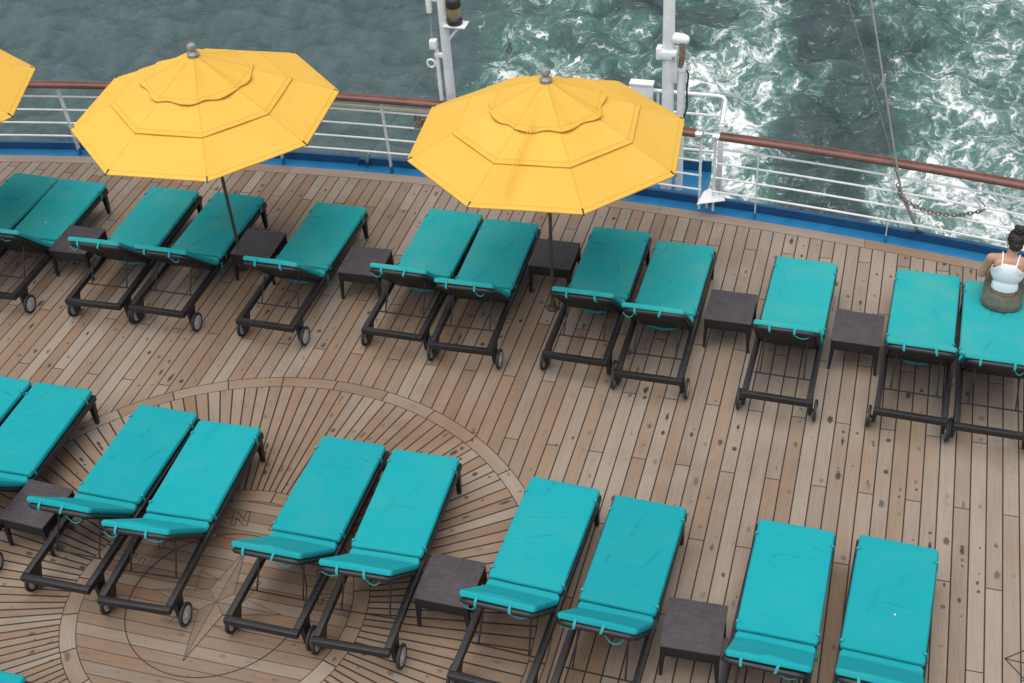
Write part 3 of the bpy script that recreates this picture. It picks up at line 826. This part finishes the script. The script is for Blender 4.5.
    for x in xs:
        X = Vector((x, 0, 0)); k = rs.uniform(-.03, .03); K = Vector((k, 0, 0))
        strap(lambda b: ribbon(b, [tip+X+n*.03+d*.006, tip+X+K*.3+n*.006+d*.014, tip+X+K*.5+n*-.02+d*.018, tip+X+K*.8+n*-.045+d*.006, tip+X+K+n*-.048+d*-.04, tip+X+K+n*-.046+d*-.10], .022, .004, (1, 0, 0)))
    if rs.random() < .75:
        strap(lambda b: tube(b, arc(tip+Vector((xs[1]+.01, 0, 0))+n*-.05+d*-.03, tip+Vector((.20+rs.uniform(0, .08), 0, 0))+n*-.047+d*-.05, .04+rs.uniform(-.02, .05), 12), .0055, 6))
    if rs.random() < .6:
        strap(lambda b: tube(b, arc(tip+Vector((-.29, 0, 0))+n*-.045+d*-.04, tip+Vector((xs[0], 0, 0))+n*-.05+d*-.03, .035+rs.uniform(-.02, .03), 12), .0055, 6))
    for s in (-1, 1):
        for y in (-.17+rs.uniform(-.03, .03), -1.13+rs.uniform(-.03, .03)):
            strap(lambda b: ribbon(b, [(s*.30, y, .412), (s*.327, y, .40), (s*.333, y, .36), (s*.333, y, .30), (s*.322, y, .266), (s*.29, y, .262)], .026, .005, (0, 1, 0)))
    e = Vector((.333, -1.235, .33)); strap(lambda b: tube(b, [e, e+Vector((.004, -.02, -.05)), e+Vector((-.01, -.01, -.10)), e+Vector((-.004, .02, -.13))], .007, 6))
    if rs.random() < .65:
        a = rs.uniform(.08, .22); u = rs.uniform(.0, .12)
        strap(lambda b: ribbon(b, arc((-.26+u, -1.29, .275), (.26+rs.uniform(-.14, 0), -1.29, .275), a*.62, 16), .024, .006, (0, .8, .6)))
    return t
def copy_tree(o, parent=None):
    c = o.copy(); col.objects.link(c)
    if parent: c.parent = parent
    for ch in o.children: copy_tree(ch, c)
    return c

FAR = [ # x, y of the far end, yaw, label
 (-10.02, 11.72, -.8, 'far-row lounger cut by the left frame edge'),
 (-9.37, 11.70, 1.4, 'second far-row lounger from the left, left of the leftmost far table'),
 (-8.12, 11.77, 2.0, 'far-row lounger just right of the leftmost far table'),
 (-7.275, 11.80, -.1, 'far-row lounger with the left umbrella pole against its right side'),
 (-5.98, 11.82, -.6, 'single far-row lounger between two tables, right of the left umbrella pole'),
 (-4.595, 11.95, -.5, 'left lounger of the far-row pair under the left half of the middle umbrella'),
 (-3.895, 11.875, 1.4, 'right lounger of the far-row pair, left of the middle umbrella pole'),
 (-2.63, 11.96, -.6, 'left lounger of the far-row pair just right of the middle umbrella pole'),
 (-1.885, 11.83, .1, 'right lounger of the far-row pair, left of the table below the railing gap'),
 (-.575, 11.785, -1.2, 'single turquoise lounger in the far row between the two rightmost far tables'),
 (.695, 11.795, -1.9, 'turquoise lounger in the far row directly left of the seated woman\'s lounger'),
 (1.385, 11.745, -1.0, 'turquoise lounger the woman in the white top sits on'),
]
NEAR = [
 (-8.27, 8.215, -1.0, 'turquoise lounger at the left frame edge of the near row, mostly out of the picture'),
 (-7.56, 8.22, .9, 'second near-row lounger from the left, left of the leftmost near table'),
 (-6.34, 8.13, .0, 'turquoise lounger in the near row just right of the leftmost near table'),
 (-5.655, 8.07, 2.9, 'turquoise lounger in the near row left of the letter N inlaid in the deck'),
 (-4.37, 8.11, -.4, 'turquoise lounger in the near row right of the letter N inlaid in the deck'),
 (-3.65, 8.09, 1.8, 'turquoise lounger in the near row just left of the middle near table'),
 (-2.30, 8.00, -2.2, 'turquoise lounger in the near row just right of the middle near table'),
 (-1.52, 7.945, -1.6, 'wrinkled near-row lounger just left of the rightmost near table'),
 (-.245, 7.94, -1.9, 'turquoise lounger in the near row just right of the rightmost near table'),
 (.60, 7.945, -2.3, 'rightmost turquoise lounger of the near row, with bare deck on its right'),
]
prot_far = [make_lounger(a, s, 'teal_old') for a, s in ((45, 3), (46.5, 8), (48, 14), (45.5, 21))]
prot_near = [make_lounger(a, s, 'teal') for a, s in ((44.5, 5), (46, 12), (47.5, 17), (45, 29))]
used = set()
def place(protos, k, x, y, rz, label, grp):
    p = protos[k]
    o = p if p.name not in used else copy_tree(p)
    used.add(p.name)
    o.location = (x, y, 0); o.rotation_euler = (0, 0, R(rz))
    for ch in o.children:                                # no two cushions lie quite alike
        if ch.name.startswith('mattress'):
            ch.location = (random.uniform(-.010, .010), random.uniform(-.006, .010), random.uniform(0, .003)); ch.rotation_euler = (0, 0, R(random.uniform(-.7, .7)))
    return tag(o, label, 'sun lounger', grp)
for i, (x, y, a, lb) in enumerate(FAR):
    k = [0, 2, 1, 0, 3, 1, 0, 3, 1, 2, 3, 0][i]
    place(prot_far, k, x, y, a, lb, 'sun loungers in the far row')
for i, (x, y, a, lb) in enumerate(NEAR):
    k = [0, 1, 2, 1, 0, 3, 1, 2, 0, 3][i]
    place(prot_near, k, x, y, a, lb, 'sun loungers in the near row')
o = copy_tree(prot_near[1]); o.location = (-6.318, 4.99, 0); o.rotation_euler = (0, 0, 0)
tag(o, 'turquoise lounger whose far corner alone shows at the bottom left of the picture', 'sun lounger', 'sun loungers in the near row')

def care_tag(o, loc, rot=(0, 0, 0)):
    for ch in o.children:
        if ch.name.startswith('mattress'):
            b = bmesh.new(); box(b, (0, 0, 0), (.016, .010, .003), .001); q = obj('care_tag', b, M['white'], ch, loc=loc); q.rotation_euler = rot
for o in list(col.objects):
    lb = o.get('label', '')
    if lb.startswith('second far-row'): care_tag(o, (.02, -.93, .4155), (0, 0, .3))
    if lb.startswith('rightmost turq'): care_tag(o, (.05, -.80, .4155), (0, 0, .9))
# ------------------------------------------------------------------ side tables
def make_table():
    t = thing('side_table', (0, 0, 0))
    bm = bmesh.new(); box(bm, (0, 0, .3915), (.485, .505, .017), .007); obj('tabletop', bm, M['wicker_top'], t)
    bm = bmesh.new()
    for s in (-1, 1):
        box(bm, (s*.225, 0, .327), (.022, .47, .110), .004); box(bm, (0, s*.236, .327), (.425, .022, .110), .004)
    obj('apron', bm, M['wicker'], t)
    for sx in (-1, 1):
        for sy in (-1, 1):
            bm = bmesh.new(); taper(bm, (sx*.208, sy*.218, .378), (sx*.228, sy*.238, .014), .050, .024); l = obj('leg', bm, M['frame'], t, False)
            bm = bmesh.new(); lathe(bm, [(0, 0), (.013, 0), (.014, .008), (.012, .014), (0, .014)], 10, (sx*.228, sy*.238, 0)); obj('glide', bm, M['foot'], l)
    return t
TAB = [(-8.78, 10.565, 1.5, 'dark woven side table in the far row, leftmost of the far tables', 0),
 (-6.63, 10.91, .5, 'dark woven side table in the far row beside the left umbrella pole', 0),
 (-5.30, 10.83, 1.5, 'dark woven side table left of the pair of loungers under the middle umbrella', 0),
 (-3.265, 11.36, .3, 'dark woven side table behind the middle umbrella pole', 0),
 (-1.24, 10.82, -.5, 'dark woven side table in the far row below the gate gap in the railing', 0),
 (.047, 10.735, -1.2, 'dark woven side table in the far row, rightmost, with open deck behind it', 0),
 (-6.96, 6.705, -3.5, 'dark woven side table at the left frame edge in the near row', 1),
 (-2.973, 6.70, -1.0, 'dark woven side table in the middle of the near row, on the sunburst planks', 1),
 (-.912, 6.695, 1.5, 'dark woven side table in the near row, rightmost, on straight planks', 1)]
tp = make_table()
for i, (x, y, a, lb, nr) in enumerate(TAB):
    o = tp if i == 0 else copy_tree(tp)
    o.location = (x, y, 0); o.rotation_euler = (0, 0, R(a))
    tag(o, lb, 'side table', 'woven side tables between the loungers')

# ------------------------------------------------------------------ umbrellas
def make_umbrella(seed, RR=1.42, ZR=2.10, ZA=2.72, cord=False):
    rs = random.Random(seed)
    t = thing('patio_umbrella', (0, 0, 0))
    bm = bmesh.new(); tube(bm, [(0, 0, .03), (0, 0, 2.68)], .019, 12); obj('pole', bm, M['bronze'], t)
    bm = bmesh.new(); lathe(bm, [(0, 0), (.075, 0), (.078, .012), (.05, .02), (.034, .03), (.032, .11), (.021, .115), (0, .115)], 20); obj('deck_socket', bm, M['bronze'], t)
    def surf(f):  # height of the cloth along a rib
        return ZA + (ZR-ZA)*(f*.93+.07*f*f)
    def tier(f0, f1, lift0, lift1, name, wave=0.0, nsub=9, nrad=8, hem=.010, slack=.012):
        bm = bmesh.new(); rings = []
        N = 8*nsub
        for j in range(nrad+2):
            hemrow = j == nrad+1
            g = min(j/nrad, 1.0); f = f0+(f1-f0)*g
            row = []
            for k in range(N):
                a = k/nsub; i0 = math.floor(a); fr = a-i0
                A = Vector((cos(i0*pi/4), sin(i0*pi/4), 0)); B = Vector(((cos((i0+1)*pi/4)), sin((i0+1)*pi/4), 0))
                p = (A.lerp(B, fr))*RR*f
                m = 4*fr*(1-fr)
                z = surf(f)+lift0+(lift1-lift0)*g - slack*m*(1-g)*g*2.2
                z += .004*mnoise.noise(Vector((p.x*5+seed, p.y*5, j*.3)))
                if wave:
                    ph = k/N*2*pi
                    wv = sin(ph*8+pi/2)*.5+sin(ph*11+seed)*.35+sin(ph*17+2*seed)*.3
                    z += wave*g**1.3*wv; p = p*(1+.035*g*sin(ph*9+seed)+.02*g*m)
                if hemrow: z -= hem; p = p*(1.002)
                row.append(bm.verts.new((p.x, p.y, z)))
            rings.append(row)
        for A, B in zip(rings, rings[1:]):
            for k in range(N): bm.faces.new((A[k], A[(k+1) % N], B[(k+1) % N], B[k]))
        o = obj(name, bm, M['yellow'], t)
        o.data.set_sharp_from_angle(angle=R(7))
        md = o.modifiers.new('thickness', 'SOLIDIFY'); md.thickness = .004
        return o
    tier(.60, 1.0, 0, 0, 'lower_canopy')
    tier(.28, .672, .012, .014, 'middle_canopy', hem=.010)
    cap = tier(.02, .415, .040, .032, 'canopy_cap', wave=.012, hem=.010, slack=.03, nsub=12)
    for i in range(8):
        a = i*pi/4; u = Vector((cos(a), sin(a), 0))
        bm = bmesh.new()
        tube(bm, [u*.05+Vector((0, 0, surf(.04)-.03)), u*RR*.5+Vector((0, 0, surf(.5)-.022)), u*(RR*1.004)+Vector((0, 0, surf(1.0)-.014))], .0085, 6)
        r = obj('rib', bm, M['bronze'], t)
        bm = bmesh.new(); beam(bm, u*(RR*.965)+Vector((0, 0, surf(.965)+.005)), u*(RR*1.008)+Vector((0, 0, surf(1.0)-.012)), .014, .008, .002); obj('rib_pocket', bm, M['black'], r)
        bm = bmesh.new(); tube(bm, [u*.045+Vector((0, 0, 1.98)), u*RR*.5+Vector((0, 0, surf(.5)-.035))], .007, 6); obj('strut', bm, M['bronze'], r)
    bm = bmesh.new(); lathe(bm, [(.02, 1.93), (.05, 1.94), (.052, 2.0), (.02, 2.02), (.02, 1.93)], 16); obj('runner', bm, M['black'], t)
    bm = bmesh.new(); lathe(bm, [(0, 2.74), (.062, 2.74), (.064, 2.765), (.040, 2.785), (.030, 2.795), (.045, 2.815), (.050, 2.835), (.042, 2.862), (.022, 2.876), (0, 2.88)], 20); obj('finial', bm, M['finial'], t)
    if cord:
        bm = bmesh.new(); a = R(cord); u = Vector((cos(a), sin(a), 0)); w = Vector((-u.y, u.x, 0))
        for s in (0, .03):
            tube(bm, [u*RR*(.36+(.55*q))*.985 + w*(s+.02*q*q*4-.16*q) + Vector((0, 0, surf((.36+.55*q)*.94)+.055-.03*q)) for q in np.linspace(0, 1, 12)], .004, 5)
        obj('tie_cord', bm, M['yellow'], t)
    return t
UMB = [(-10.37, 10.51, .716, 0, 'yellow patio umbrella at the left frame edge, mostly out of the picture'),
       (-6.905, 10.92, 3.601, 0, 'whole yellow patio umbrella left of the left mast, over the far row'),
       (-3.182, 10.911, 3.631, 1, 'yellow patio umbrella in the middle, between the two masts, with a hanging tie cord')]
u0 = make_umbrella(2.0)
for i, (x, y, rot, crd, lb) in enumerate(UMB):
    o = u0 if i == 0 else (make_umbrella(5.3, cord=62) if crd else copy_tree(u0))
    lean = Vector([(0, 0, 1), (.004, -.006, 1), (.008, .03, 1)][i])          # the poles lean a little
    o.location = (x, y, 0); o.rotation_euler = (Vector((0, 0, 1)).rotation_difference(lean).to_matrix() @ Matrix.Rotation(rot, 3, 'Z')).to_euler()
    tag(o, lb, 'umbrella', 'yellow umbrellas over the far row')

# ------------------------------------------------------------------ seated woman
def capsule(bm, a, b, ra, rb, seg=14, n=5):
    a, b = Vector(a), Vector(b); d = (b-a).normalized()
    pts = []; rr = []
    for i in range(1, n+1): q = pi/2*(i/n); pts.append(a-d*(ra*cos(q))); rr.append(max(.0008, ra*sin(q)))
    for i in range(n): q = pi/2*(i/n); pts.append(b+d*(rb*sin(q))); rr.append(max(.0008, rb*cos(q)))
    pts.append(b+d*rb*.999); rr.append(.0008)
    tube(bm, pts, rr, seg)
def ellip(bm, c, r, rot=None):
    b = bmesh.new(); bmesh.ops.create_uvsphere(b, u_segments=20, v_segments=12, radius=1)
    bmesh.ops.scale(b, vec=r, verts=b.verts)
    if rot is not None: b.transform(rot.to_4x4())
    bmesh.ops.translate(b, vec=c, verts=b.verts)
    me = bpy.data.meshes.new('tmp'); b.to_mesh(me); b.free(); bm.from_mesh(me); bpy.data.meshes.remove(me)
def fuse(bm, voxel=.006, smooth=6):
    me = bpy.data.meshes.new('tmp'); bm.to_mesh(me); bm.free()
    o = bpy.data.objects.new('tmp', me); col.objects.link(o)
    m = o.modifiers.new('r', 'REMESH'); m.mode = 'VOXEL'; m.voxel_size = voxel
    s = o.modifiers.new('s', 'SMOOTH'); s.iterations = smooth; s.factor = .5
    dg = bpy.context.evaluated_depsgraph_get(); out = bpy.data.meshes.new_from_object(o.evaluated_get(dg))
    bpy.data.objects.remove(o); bpy.data.meshes.remove(me)
    out.polygons.foreach_set('use_smooth', [True]*len(out.polygons)); return out
def woman():
    t = thing('person', (1.405, 11.375, .41), R(-6))
    bm = bmesh.new(); V = Vector
    # local: +y is towards the sea (front), z up from the seat
    ellip(bm, V((0, .01, .10)), V((.140, .090, .085)))                     # hips
    ellip(bm, V((-.075, -.01, .072)), V((.080, .085, .060))); ellip(bm, V((.075, -.01, .072)), V((.080, .085, .060)))
    ellip(bm, V((0, .012, .22)), V((.116, .082, .14)))                    # waist
    ellip(bm, V((0, .030, .40)), V((.150, .098, .16)))                    # ribcage
    ellip(bm, V((0, .045, .50)), V((.165, .080, .072)))                   # shoulder girdle
    for s in (-1, 1):
        ellip(bm, V((s*.062, .105, .40)), V((.058, .05, .055)))
        ellip(bm, V((s*.085, -.008, .46)), V((.06, .042, .085)))          # shoulder blades
        capsule(bm, (s*.06, .045, .535), (s*.165, .055, .505), .043, .046) # trapezius to shoulder
        capsule(bm, (s*.176, .058, .498), (s*.232, .100, .262), .047, .036)  # upper arm
        capsule(bm, (s*.232, .100, .262), (s*.070, .315, .225), .036, .024)  # forearm
        capsule(bm, (s*.070, .315, .225), (s*.040, .365, .235), .026, .030)  # palm
        for k in range(4):
            q = V((s*(.030+.0), .395, .262-.020*k)); w = V((s*-.008, .425-.004*k, .262-.020*k)); e = V((s*-.035, .415-.006*abs(k-1), .260-.020*k))
            capsule(bm, V((s*.045, .37, .255-.016*k)), q, .0105, .0095, 8, 3); capsule(bm, q, w, .0095, .0085, 8, 3); capsule(bm, w, e, .0085, .0075, 8, 3)
        capsule(bm, (s*.058, .345, .255), (s*.030, .372, .285), .0115, .0095, 8, 3); capsule(bm, (s*.030, .372, .285), (s*.008, .395, .288), .0095, .008, 8, 3)
        capsule(bm, (s*.082, .06, .068), (s*.115, .40, .095), .072, .060)   # thigh
        capsule(bm, (s*.115, .40, .095), (s*.105, .50, -.325), .058, .034)  # calf
        capsule(bm, (s*.105, .495, -.355), (s*.118, .635, -.385), .036, .026) # foot
        ellip(bm, V((s*.100, .42, .09)), V((.055, .05, .05)))
    capsule(bm, (0, .055, .53), (.008, .088, .625), .056, .050)            # neck
    hc = V((.014, .112, .715)); rz = Matrix.Rotation(R(8), 3, 'Z') @ Matrix.Rotation(R(-22), 3, 'X')
    H = lambda x, y, z: hc + rz @ V((x, y, z))
    ellip(bm, hc, V((.074, .094, .104)), rz)
    ellip(bm, H(0, .030, -.055), V((.055, .062, .062)), rz)                # jaw
    ellip(bm, H(0, .098, -.022), V((.013, .020, .024)), rz)                # nose
    ellip(bm, H(0, .086, -.065), V((.024, .010, .009)), rz)                # lips
    for s in (-1, 1): ellip(bm, H(s*.075, -.004, -.020), V((.010, .020, .032)), rz)   # ears
    body = fuse(bm, .0065, 4)
    body_o = link('body', body, M['skin'], t)
    for s in (-1, 1):
        b = bmesh.new(); ellip(b, H(s*.030, .083, .005), V((.013, .009, .009)), rz); obj('eye', b, M['eye'], t)
    # clothes: shells lifted off the body
    def shell(name, pred, off, mat, th=.005):
        b = bmesh.new(); b.from_mesh(body); b.normal_update()
        kill = [f for f in b.faces if not pred(f.calc_center_median())]
        bmesh.ops.delete(b, geom=kill, context='FACES')
        for _ in range(3): bmesh.ops.smooth_vert(b, verts=b.verts, factor=.5, use_axis_x=True, use_axis_y=True, use_axis_z=True)
        b.normal_update()
        for v in b.verts: v.co += v.normal*off
        o = obj(name, b, mat, t); m = o.modifiers.new('t', 'SOLIDIFY'); m.thickness = th; m.offset = 1
        return o
    def intop(c):
        if abs(c.x) > .172: return False
        if c.y > .22: return False
        zt = .520-max(0, abs(c.x)-.070)*.95
        if abs(c.x) > .150: zt = min(zt, .40)
        if c.y > .06: zt = .45-max(0, abs(c.x)-.07)*.6
        if c.y > .10 and abs(c.x) > .14: return False
        return .205 < c.z < zt
    shell('tank_top', intop, .008, M['top'], .004)
    bm = bmesh.new()
    for s in (-1, 1):
        ribbon(bm, [(s*.062, -.064, .465), (s*.066, -.052, .51), (s*.072, -.012, .558), (s*.078, .050, .585), (s*.082, .105, .556), (s*.080, .142, .49), (s*.078, .160, .43)], .013, .006, (1, 0, 0))
    obj('shoulder_strap', bm, M['top'], t)
    bm = bmesh.new(); rows = []
    for z, rx, ryb, ryf, yc in ((-.006, .190, .152, .12, .02), (.015, .200, .162, .13, .02), (.06, .198, .158, .14, .015), (.092, .182, .143, .13, .010), (.122, .165, .128, .125, .010), (.146, .150, .114, .118, .010), (.154, .142, .106, .11, .010)):
        rows.append([bm.verts.new((rx*cos(a)*(1+.012*sin(a*9+z*30)), yc+(ryf if sin(a) > 0 else ryb)*sin(a)*(1+.012*sin(a*7)), z)) for a in [2*pi*k/40 for k in range(40)]])
    for A, B in zip(rows, rows[1:]):
        for k in range(40): bm.faces.new((A[k], A[(k+1) % 40], B[(k+1) % 40], B[k]))
    bm.faces.new(rows[0][::-1]); bm.faces.new(rows[-1])
    for s in (-1, 1): capsule(bm, (s*.092, .07, .075), (s*.118, .33, .095), .098, .080, 18)
    sk = fuse(bm, .008, 3); link('skirt', sk, M['skirt'], t)
    # hair and bun
    bm = bmesh.new()
    ellip(bm, H(0, -.014, .012), V((.083, .094, .105)), rz)
    ellip(bm, H(0, -.050, -.045), V((.066, .055, .060)), rz)
    ellip(bm, H(.012, -.062, .108), V((.056, .054, .050)), rz)
    for k in range(22):
        a = k*2.4; rr = .03+.02*random.random()
        p = H(.012+rr*cos(a), -.062+rr*sin(a), .11+.035*random.random()); capsule(bm, p, p+V((.02*cos(a+1.4), .02*sin(a+1.4), .006)), .013, .010, 8, 3)
    hm = fuse(bm, .0055, 2)
    b = bmesh.new(); b.from_mesh(hm)
    for f in [f for f in b.faces if (rz.transposed() @ (f.calc_center_median()-hc)).y > .062]: b.faces.remove(f)
    for v in b.verts:
        v.co += v.normal*(.0045*mnoise.noise(v.co*55)+.003*mnoise.noise(Vector((v.co.x*160, v.co.y*40, v.co.z*40))))
    obj('hair', b, M['hair'], t)
    for s in (-1, 1):
        bm = bmesh.new()
        ellip(bm, V((s*.118, -.036, .468)), V((.022, .006, .014)))
        obj('tattoo', bm, M['tattoo'], t) if s < 0 else bm.free()
    t.scale = (1.02, 1.02, 1.02)
    tag(t, 'woman with dark hair bun, white strappy top and grey skirt, facing the sea', 'person')
    p = bmesh.new(); box(p, (0, 0, 0), (.075, .010, .150), .006); po = obj('mobile_phone', p, M['phone'], None)
    t.scale = (1.02,)*3; po.location = t.matrix_basis @ V((0, .40, .262)); po.rotation_euler = (R(-25), 0, R(-6))
    tag(po, 'dark phone held in the hands of the seated woman', 'phone')
woman()
